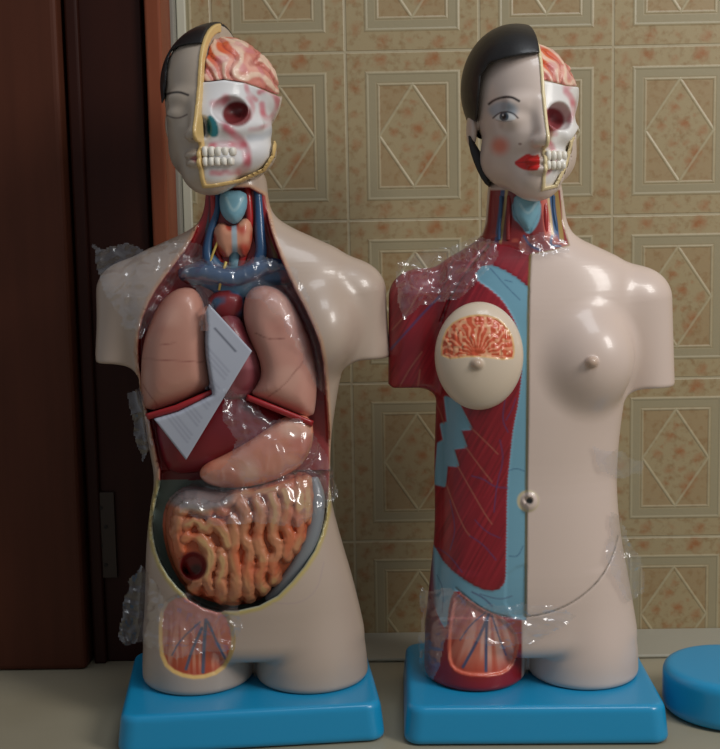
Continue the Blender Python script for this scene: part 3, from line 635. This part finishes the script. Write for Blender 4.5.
def paint2(P):
    E = image_px(P); u, v = E.T; w = rim_w(P); f = (w > -8).astype(float); c = cols(P, SKIN2)
    L = P*np.array([1000, 1000, 1000]); 
    dm = u-midu(v); reg = inside(dm, .7)*(v > 236)*f; red = cols(P, (142, 20, 36))
    fib = noise(np.stack([u*.9+v*.5, w*.2, v*.05], 1), .5, 3); red = mix(red, (168, 36, 48), sstep(0, .8, fib)*.6); red = mix(red, (112, 14, 28), sstep(0, .8, -fib)*.6)
    reg = reg*np.where((v > 620) & (u > 521), 0, 1)
    c = c*(1-reg[:, None])+red*reg[:, None]
    saw = 1.1*np.abs(((v/3.2) % 1)*2-1)-.5
    blue = (116, 166, 186); fr = (w > 0).astype(float)*reg
    c = mix(c, blue, inside(dpoly(E, STRIP)+saw, .6)*fr*(w > 8)); c = mix(c, blue, inside(dpoly(E, LOWB)+saw*.6, .7)*fr); c = mix(c, blue, inside(dpoly(E, RIB)-2, .7)*fr)
    c = mix(c, (150, 134, 74), np.clip(1.6-np.abs(dm+.6), 0, 1)*f*((v > 255) & (v < 616))*(w > 8)*.8)
    nv = inside(np.hypot(u-528, v-501)-11, .8)*(w > 20); c = mix(c, (200, 186, 150), nv); c = mix(c, SKIN2, inside(np.hypot(u-529, v-501)-9, .8)*(w > 20)); c = mix(c, (44, 46, 44), inside(np.hypot(u-529.5, v-501)-3.2, .8)*(w > 20))
    cream = (176, 104, 84)
    for p in ([(470, 427), (484, 440), (498, 454)], [(465, 446), (478, 464), (492, 482)], [(457, 465), (471, 490), (486, 516), (492, 524)], [(446, 484), (455, 508), (465, 530), (470, 536)], [(434, 398), (441, 414), (444, 424)],
              [(408, 284), (418, 290), (430, 296)], [(400, 386), (410, 368), (422, 352)], [(392, 330), (408, 312), (424, 284)], [(418, 386), (420, 370)]): c = mix(c, cream, stroke(E, p, .45, .7)*reg*.9)
    vein = (72, 62, 110)
    for p, wd in (([(391, 349), (408, 330), (427, 309), (440, 296)], 1.1), ([(472, 476), (484, 479), (494, 487), (508, 488)], .5), ([(500, 440), (504, 460), (497, 482), (494, 512)], .5), ([(505, 400), (502, 420), (508, 432)], .5), ([(470, 536), (484, 545), (496, 560)], .5), ([(450, 500), (456, 530), (450, 550)], .4),
                  ([(438, 548), (450, 556), (462, 572)], .5), ([(475, 520), (486, 532), (500, 538)], .4), ([(472, 592), (484, 598), (492, 606)], .7), ([(480, 594), (500, 600), (512, 596)], .4), ([(506, 420), (512, 410), (516, 398)], .4)): c = mix(c, vein, stroke(E, p, wd, .7)*reg*.8)
    for p in ([(508, 471), (516, 468), (524, 471)], [(509, 556), (518, 557), (523, 546)], [(490, 268), (505, 285), (520, 300)], [(505, 280), (512, 282)], [(437, 575), (444, 590), (442, 612)]): c = mix(c, (58, 96, 132), stroke(E, p, .4, .6)*reg*.9)
    c = mix(c, (52, 10, 20), stroke(E, [(488, 246), (470, 266), (450, 296), (441, 322)], .8, 1)*reg*.8)  # shadow in the crease between chest and shoulder, painted as a dark line
    # thigh: red rim and opened muscle
    th = inside(u-522, 1)*((v > 560).astype(float))*(w > -30); dt = dpoly(E, THIGH2)
    out = inside(-dt, .7)*th*sstep(600, 612, v+(522-u)*.0)*(1-inside(dpoly(E, LOWB), .7)); c = mix(c, (150, 24, 28), out*np.where(v > 616, 1, .0))
    c = mix(c, (112, 38, 58), (inside(dpoly(E, [(420, 545), (433, 552), (436, 612), (445, 640), (440, 662), (420, 660)]), 2))*f*.9)
    m = inside(dt, .7)*(w > 0); g = noise(np.stack([(u-488)/(np.abs(v-590)+20)*60, v*.06, v*0], 1), .35, 2)
    c = mix(c, (206, 116, 92), m); c = mix(c, (226, 168, 148), m*sstep(-.1, .5, g)); c = mix(c, (176, 60, 40), m*sstep(.1, .6, -g)*.8); c = mix(c, (200, 62, 36), m*sstep(652, 676, v)*.75); c = mix(c, (176, 120, 124), m*sstep(640, 605, v)*.5)
    c = mix(c, (222, 112, 84), np.clip(1-np.abs(dt+2.6)/2.0, 0, 1)*(w > 0)*sstep(620, 650, v))
    for p, wd in (([(489, 614), (478, 640), (463, 667)], 1.5), ([(487, 618), (486, 645), (486, 671)], 1.5), ([(492, 616), (500, 640), (506, 655)], .8), ([(486, 612), (470, 625), (460, 640)], .7)): c = mix(c, (78, 84, 116), stroke(E, p, wd)*m)
    # seam of the front plate
    c = mix(c, (84, 78, 62), stroke(E, [(618, 536), (612, 560), (596, 585), (570, 605), (540, 616), (506, 618), (480, 608), (456, 588)], .6, .6)*(w > -5)*.9)
    # neck
    nk = inside(dpoly(E, NECK2), .7)*(w > 0); n2 = cols(P, (138, 34, 36))
    for (a, b, col) in ((499, 503.5, (66, 84, 128)), (503.5, 506.5, (200, 176, 120)), (506.5, 512, (128, 58, 56)), (541, 548, (204, 74, 46)), (548, 550.5, (212, 184, 130)), (550.5, 555.5, (52, 92, 136)), (555.5, 560, (158, 128, 70))):
        n2 = mix(n2, col, inside(np.abs(u-(v-205)*.03*np.sign(u-525)*4-(a+b)/2)-(b-a)/2, .6)*sstep(246, 238, v))
    n2 = mix(n2, (176, 76, 60), sstep(0, .5, noise(L, .12, 3))*sstep(232, 240, v)); n2 = mix(n2, (62, 74, 120), stroke(E, [(524, 236), (530, 246), (540, 250)], 1.2)); n2 = mix(n2, (60, 80, 124), stroke(E, [(552, 236), (550, 246), (560, 246)], 1.4))
    n2 = mix(n2, (126, 178, 196), inside(dpoly(E, smoothpoly([(512, 198), (541, 198), (541, 216), (536, 228), (528, 236), (520, 224), (512, 218)])), .7))
    n2 = mix(n2, (164, 204, 216), stroke(E, [(520, 208), (527, 218), (529, 230)], 1)*.8)
    c = c*(1-nk[:, None])+n2*nk[:, None]
    c = mix(c, (176, 150, 96), np.clip(1-np.abs(dpoly(E, NECK2)-.4)/1.1, 0, 1)*(w > 0)*(v > 200)*(u > 530)*.7)
    d1 = np.hypot(u-592, v-363); c = mix(c, (186, 156, 132), sstep(9, 3, d1)*(w > 40)*.8)
    return c
V, Q = sdfmesh(body2, (.02, YT-.14, BASEZ-.004), (.44, YT+.11, .80), .0055, 2)
B2 = mkmesh('body_shell', V, Q, M_PAINT, t2, paint2(V))
def breastf(P):
    d = ell(P, C3(479, 356, 57), (42, 25, 51.5)); d = smin(d, ell(P, C3(477, 364, 81), (5.5, 5.5, 5)), .004); E = image_px(P)
    g = inside(dpoly(E, GL), 1.5); return d+g*S*(1.2-1.4*np.abs(noise(P, 190, 3)))*(rim_w(P) > 50)
GL = smoothpoly([(442, 359), (442, 342), (449, 326), (465, 317), (483, 315), (500, 320), (511, 334), (514, 350), (512, 360), (476, 355)], 1)
def breastp(P):
    E = image_px(P); c = cols(P, (216, 198, 176)); g = inside(dpoly(E, GL), .8)*(rim_w(P) > 40); u, v = E.T
    r = np.sin(np.arctan2(v-356, u-477)*26+noise(P, 120, 5)*3); c = mix(c, (204, 84, 48), g); c = mix(c, (232, 150, 112), g*sstep(.1, .8, r)*sstep(4, 14, np.hypot(u-477, v-356))); c = mix(c, (232, 170, 128), g*sstep(.25, .6, noise(P, 230, 8)))
    c = mix(c, (226, 176, 108), np.clip(1-np.abs(dpoly(E, GL)-.5)/1.4, 0, 1)*(rim_w(P) > 40)); return mix(c, (176, 150, 128), sstep(9, 3, np.hypot(u-477, v-364))*(rim_w(P) > 40)*.8)
V, Q = sdfmesh(breastf, C3(479, 354, 44)-np.array([48, 45, 58])*S, C3(479, 354, 44)+np.array([48, 38, 58])*S, .0045, 2)
o = mkmesh('breast_section', V, Q, M_PAINT, t2, breastp(V)); o['label'] = 'pale oval breast cut open to orange gland tissue'
for i, (u0, u1, r, m, nm) in enumerate(((501, 499, 1.7, M_VEIN, 'vein'), (509, 508, 2, M_MUS, 'artery'), (545, 546, 2.4, M_ART, 'artery'), (553, 556, 2.2, M_VEIN, 'vein'))):
    vessel(nm, [(u0, 196, 21), (u0, 210, 26.5 if 508 < u0 < 548 else 22.5), (u1, 225, 28 if 508 < u0 < 548 else 24), (u1, 240, 28 if 508 < u0 < 548 else 25)], r, m, t2)
organ('larynx', [(514, 192), (540, 192), (541, 212), (535, 226), (528, 234), (520, 224), (513, 214)], 18, 14, 8, 5, 10, lambda P, E: mix(cols(P, (126, 178, 196)), (170, 206, 216), stroke(E, [(520, 204), (528, 216), (537, 202)], 1.2)*.8), parent=t2, h=.0035)

H2 = Head(525, 117, 10, math.radians(-7), .955, .93, 21)
WIN2 = [(500, 10), (640, 10), (640, 110), (584, 120), (572, 140), (566, 165), (556, 186), (536, 191), (500, 194)]
BL2 = [(500, 82), (537, 80), (550, 82), (566, 86), (590, 88)]
def hp2(P):
    E = image_px(P); u, v = E.T; L = H2.loc(P); f = (L[:, 1] > 10)*(u < 540); c = cols(P, (212, 194, 182))
    c = mix(c, (222, 104, 72), .8*sstep(14, 2, np.hypot(u-500, v-146))*f)
    c = mix(c, (140, 158, 172), .75*sstep(1.1, .6, np.hypot((u-503)/17, (v-110)/10))*f)
    eye = dpoly(E, smoothpoly([(494, 118), (499, 113), (506, 112), (513, 114), (517, 119), (509, 121), (500, 121)], 1))
    c = mix(c, (214, 214, 212), inside(eye, .5)*f); c = mix(c, (70, 84, 96), inside(np.maximum(np.hypot(u-504, v-116.5)-4.6, eye), .5)*f); c = mix(c, (18, 18, 22), inside(np.maximum(np.hypot(u-504, v-116.5)-2.6, eye), .5)*f)
    c = mix(c, (228, 228, 228), inside(np.hypot(u-503, v-115)-.8, .5)*f)
    c = mix(c, (30, 24, 26), stroke(E, [(493, 118), (499, 113), (506, 111.5), (513, 113), (518, 118)], .7, .6)*f); c = mix(c, (110, 84, 80), stroke(E, [(496, 120), (503, 122), (512, 121)], .2, .6)*f*.8)
    c = mix(c, (32, 24, 22), stroke(E, [(489, 104), (494, 100), (503, 97), (512, 97), (519, 101)], 1.2, .8)*f)
    c = mix(c, (204, 28, 20), inside(dpoly(E, smoothpoly([(513, 163), (520, 158), (528, 153), (533, 156), (540, 154), (540, 170), (530, 171), (521, 169)], 1)), .7)*f)
    c = mix(c, (120, 10, 12), stroke(E, [(515, 163), (524, 162), (536, 162)], .3, .5)*f)
    return mix(c, (120, 78, 66), .7*sstep(2.6, 1, np.hypot(u-520, (v-144)*1.5))*f)
def sp2(P):
    E = image_px(P); c = cols(P, (224, 220, 216))
    c = pinks(c, E, [([(538, 98), (542, 106), (540, 114)], 5, .6), ([(566, 92), (572, 98), (574, 110), (570, 120)], 5, .9), ([(566, 88), (570, 84)], 6, .7), ([(541, 138), (548, 142), (553, 148), (554, 162), (549, 170)], 5, 1), ([(536, 146), (546, 145)], 5, .8), ([(536, 173), (546, 173)], 5, .8), ([(545, 134), (556, 134)], 4, .6)], 5)
    c = mix(c, (150, 74, 78), inside(np.hypot((E[:, 0]-551)/13, (E[:, 1]-120)/12)*13-13, 1.5)); return mix(c, (40, 104, 130), inside(dpoly(E, smoothpoly([(534, 121), (538, 120), (541, 132), (539, 143), (534, 143)])), 1))
HP = smoothpoly([(537, 20), (537, 53), (518, 56), (503, 59), (490, 63), (481, 76), (479, 100), (477, 122), (466, 119), (463, 100), (464, 80), (472, 56), (486, 36), (510, 22)], 1)
HP = [(540, 8), (540, 53), (518, 56), (503, 59), (490, 63), (481, 76), (479, 100), (477, 122), (464, 119), (440, 110), (440, 8)]
HLOW = smoothpoly([(468, 132), (477, 146), (484, 158), (489, 172), (491, 189), (483, 182), (475, 166), (469, 148)], 1)
def hair2(P, L):
    E = image_px(P); core = H2.core(L); d = smin(core, H2.E(L, (-12, -4, 30), (49, 64, 58)), 6)-3.5
    pl = dpoly(E, HP); pl = np.where(L[:, 1] < -20, np.minimum(pl, -(L[:, 2]+20)), pl)
    a = smax(smax(d, pl, 3), np.maximum(L[:, 0]-1, -(core+5)), 1.5)
    b = smax(dpoly(E, HLOW), np.abs(L[:, 1]+20)-26, 4)
    return smin(a, b, 2)
build_head(t2, H2, WIN2, hp2, SKIN2, hair2, (226, 206, 160), 1.8, brain_line(BL2), sp2, teeth(5, -42, -51, 4))

# ================================================================== the rest: third base, paper, film
def bvh(objs):
    B = []
    for o in objs:
        me = o.data; n = len(me.vertices); co = np.empty(n*3); me.vertices.foreach_get('co', co); co = co.reshape(-1, 3)
        M = np.array(o.matrix_world); co = co@M[:3, :3].T+M[:3, 3]; q = np.empty(len(me.loops), np.int32); me.loops.foreach_get('vertex_index', q)
        B.append(BVHTree.FromPolygons([tuple(c) for c in co], [tuple(x) for x in q.reshape(-1, 4).tolist()], epsilon=0))
    return B
bpy.context.view_layer.update()

def drape(poly, objs, res, off, amp, lam, seed, wfill, smooth=10):
    """film resting on what lies under it: a grid over the outline, hung on the surface below and crumpled"""
    poly = np.array(poly, float); u0, v0 = poly.min(0)-res; u1, v1 = poly.max(0)+res
    U = np.arange(u0, u1, res); Vv = np.arange(v0, v1, res); G = np.stack(np.meshgrid(U, Vv, indexing='ij'), -1); sh = G.shape[:2]
    W_ = np.full(sh, np.nan); o = Vector(CAM)
    for i in range(sh[0]):
        for j in range(sh[1]):
            d = Vector(at(G[i, j, 0], G[i, j, 1])-CAM).normalized(); b = None
            for t in objs:
                h = t.ray_cast(o, d, 2.2)
                if h[0] is not None and (b is None or h[3] < b[1]): b = (h[0].y, h[3])
            if b: W_[i, j] = (YT-b[0])/S
    m = np.isnan(W_); W_[m] = wfill; H = W_.copy()
    for _ in range(smooth):        # stretched film bridges the hollows
        P_ = np.pad(H, 1, mode='edge'); a = (P_[:-2, 1:-1]+P_[2:, 1:-1]+P_[1:-1, :-2]+P_[1:-1, 2:])/4; H = np.maximum(a, np.where(m, -999, W_))
    g = G.reshape(-1, 2); tri = lambda x: np.abs((x % 1)*2-1); g3 = np.concatenate([g, np.zeros((len(g), 1))], 1); r = random.Random(seed); C = 0
    for k in range(4):
        th = r.uniform(0, math.pi); L = lam*(.8+.5*k); wp = noise(g3, 1/(lam*1.6), seed+k)*.7+noise(g3, 1/(lam*.9), seed+k+20)*.2
        C = C+tri((g[:, 0]*math.cos(th)+g[:, 1]*math.sin(th))/L+wp+r.random())*(.35+.12*k)
    C = C+1.1*(1-np.abs(noise(g3, .75/lam, seed+40)))**4+.9*(1-np.abs(noise(g3, 1.3/lam, seed+60)))**4
    w = H.ravel()+off+amp*C/2
    Gp = np.arange(len(g)).reshape(sh); Q = np.stack([Gp[:-1, :-1], Gp[1:, :-1], Gp[1:, 1:], Gp[:-1, 1:]], -1).reshape(-1, 4)
    jag = dpoly(g[Q].mean(1), poly)+2.5*noise(g3[Q].mean(1), .12, seed); Q = Q[jag < 0]
    us, inv = np.unique(Q, return_inverse=True); g = g[us]; w = w[us]; D = w
    return np.array([at(a[0], a[1], YT-b*S) for a, b in zip(g, D)]), inv.reshape(-1, 4)
def film_material():
    m = bpy.data.materials.new('clear_plastic_film'); m.use_nodes = True; nt = m.node_tree; nt.nodes.remove(nt.nodes['Principled BSDF']); out = nt.nodes['Material Output']
    tr = nt.nodes.new('ShaderNodeBsdfTransparent'); tr.inputs[0].default_value = (.97, .97, .98, 1)
    gl = nt.nodes.new('ShaderNodeBsdfGlossy'); gl.inputs['Roughness'].default_value = .17; gl.inputs[0].default_value = (1, 1, 1, 1)
    df = nt.nodes.new('ShaderNodeBsdfDiffuse'); df.inputs[0].default_value = (.8, .84, .88, 1)
    lw = nt.nodes.new('ShaderNodeLayerWeight'); lw.inputs['Blend'].default_value = .35
    mm = nt.nodes.new('ShaderNodeMath'); mm.operation = 'MULTIPLY_ADD'; mm.inputs[1].default_value = .40; mm.inputs[2].default_value = .06; nt.links.new(lw.outputs['Facing'], mm.inputs[0])
    a = nt.nodes.new('ShaderNodeMixShader'); b = nt.nodes.new('ShaderNodeMixShader'); b.inputs[0].default_value = .05
    nt.links.new(mm.outputs[0], a.inputs[0]); nt.links.new(tr.outputs[0], a.inputs[1]); nt.links.new(gl.outputs[0], a.inputs[2])
    nt.links.new(a.outputs[0], b.inputs[1]); nt.links.new(df.outputs[0], b.inputs[2]); nt.links.new(b.outputs[0], out.inputs[0])
    return m
M_FILM = film_material()
def film(poly, objs, label, off=3, amp=5, lam=15, seed=1, wfill=0, res=1.6, smooth=10):
    V, Q = drape(poly, objs, res, off, amp, lam, seed, wfill, smooth)
    o = mkmesh('plastic_film', V, Q, M_FILM, None, smooth=True); return tag(o, label, 'plastic wrap', 'clear plastic film wrapped around the torsos')
# leaflet tucked against the right lung
A, B_, C_, D_ = np.array([209, 304.]), np.array([252, 351.]), np.array([186, 460.]), np.array([154, 419.])
ns, nt_ = 26, 60; V = []; PC = []
RLs = smoothpoly(RL, 1)
for j in range(nt_):
    for i in range(ns):
        s_, t_ = i/(ns-1), j/(nt_-1); p = (A*(1-s_)+B_*s_)*(1-t_)+(D_*(1-s_)+C_*s_)*t_; V.append(p)
        PC.append((s_, t_))
V = np.array(V); PC = np.array(PC); dl = np.minimum(dpoly(V, RLs), dpoly(V, [(145, 408), (175, 400), (212, 385), (213, 395), (178, 412), (148, 421)])); w = 60-50*sstep(1, -5, dl)+3*np.sin(PC[:, 1]*3.1)+5*(PC[:, 0]-.5)**2
w = np.where(V[:, 1] > 400, np.maximum(w, 57), w) if False else w
X = np.array([at(a[0], a[1], YT-b*S) for a, b in zip(V, w)])
Q = np.array([(j*ns+i, j*ns+i+1, (j+1)*ns+i+1, (j+1)*ns+i) for j in range(nt_-1) for i in range(ns-1)])[:, ::-1]
pc = cols(X, (176, 180, 192)); rows = (np.abs(((PC[:, 1]*26) % 1)-.5) < .16)*(PC[:, 1] > .2)*(PC[:, 1] < .9)*(PC[:, 0] > .15)*(PC[:, 0] < .85); pc = mix(pc, (140, 142, 158), rows*.45)
pc = mix(pc, (74, 78, 92), ((PC[:, 1] > .085)*(PC[:, 1] < .11)*(PC[:, 0] > .25)*(PC[:, 0] < .8)).astype(float)*.8)
lf = mkmesh('paper_leaflet', X, Q, mat('paper', rough=.7, paint=True), None, pc); so = lf.modifiers.new('thickness', 'SOLIDIFY'); so.thickness = .0004
tag(lf, 'folded pale grey paper leaflet tucked between the lungs of the open torso', 'leaflet')
bpy.context.view_layer.update()
T1o = bvh([o for o in t1.children if o.name.split('.')[0] in ('body_shell', 'right_lung', 'left_lung', 'heart', 'liver', 'stomach', 'intestines', 'colon', 'larynx', 'thyroid', 'vein', 'neck_muscle')]+[lf])
T2o = bvh([o for o in t2.children if o.name.split('.')[0] in ('body_shell', 'breast_section', 'larynx')])
film([(92, 245), (106, 248), (128, 243), (150, 250), (176, 238), (200, 246), (204, 262), (182, 276), (165, 296), (152, 318), (140, 338), (126, 330), (118, 312), (106, 296), (97, 272)], T1o, 'crumpled clear film over the left shoulder of the open torso', amp=8, seed=3, wfill=15, lam=14)
film([(184, 254), (220, 264), (262, 256), (296, 268), (306, 290), (318, 330), (327, 372), (326, 396), (316, 388), (300, 352), (282, 320), (262, 300), (236, 296), (214, 300), (208, 330), (200, 330), (202, 300), (190, 284), (180, 276)], T1o, 'clear film stretched across the blue neck veins and down the left lung', amp=5, seed=8, wfill=20)
film([(224, 388), (250, 396), (268, 420), (300, 418), (314, 436), (330, 462), (338, 494), (322, 512), (300, 526), (252, 522), (216, 526), (180, 512), (178, 490), (206, 476), (228, 462), (236, 440), (222, 420)], T1o, 'clear film bunched over the stomach and top of the intestines', amp=6, seed=15, wfill=10)
film([(186, 592), (204, 606), (236, 606), (242, 628), (232, 650), (205, 652), (176, 660), (152, 648), (142, 640), (128, 646), (118, 636), (124, 606), (130, 578), (142, 562), (152, 580), (166, 600)], T1o, 'clear film gathered over the open thigh panel with loose flap at left', amp=8, seed=21, wfill=0, lam=13)
film([(129, 394), (140, 388), (150, 420), (152, 445), (142, 462), (136, 440), (131, 415)], T1o, 'small strip of clear film hanging beside the ribs of the open torso', amp=6, seed=25, wfill=15)
film([(398, 262), (424, 250), (452, 246), (478, 236), (498, 240), (500, 256), (486, 272), (468, 292), (446, 302), (420, 306), (404, 320), (396, 300)], T2o, 'crumpled clear film over the red muscled shoulder', amp=8, seed=31, wfill=10, lam=14)
film([(520, 236), (548, 232), (566, 240), (568, 252), (546, 257), (518, 252)], T2o, 'small wrinkled piece of clear film at the base of the painted neck', amp=5, seed=37, wfill=20, lam=10)
film([(422, 590), (448, 588), (480, 606), (520, 604), (552, 606), (576, 616), (560, 630), (530, 642), (500, 650), (470, 640), (446, 640), (440, 668), (428, 690), (418, 660)], T2o, 'clear film around the red thigh of the muscled torso', amp=5, seed=41, wfill=0, lam=13)
film([(612, 512), (620, 516), (632, 545), (646, 574), (644, 592), (628, 600), (618, 588), (606, 560)], T2o, 'clear film flap sticking out from the pale hip', amp=5, seed=47, wfill=10, lam=14)
film([(594, 448), (616, 450), (642, 462), (640, 474), (618, 480), (598, 470)], T2o, 'faint clear film lying across the pale waist', amp=4, seed=53, wfill=20, lam=20, off=2)

def disc(P):
    r = np.hypot(P[:, 0]-.461, P[:, 1]-YT+.02)-.088
    return smax(r, np.maximum(P[:, 2]-.062, .0012-P[:, 2]), .014)
V, Q = sdfmesh(disc, (.355, YT-.11, 0), (.60, YT+.13, .075), .006, 1)
tag(mkmesh('round_stand', V, Q, M_BLUE), 'blue rounded stand cut off by the right edge, beside the pale-hipped torso', 'stand')
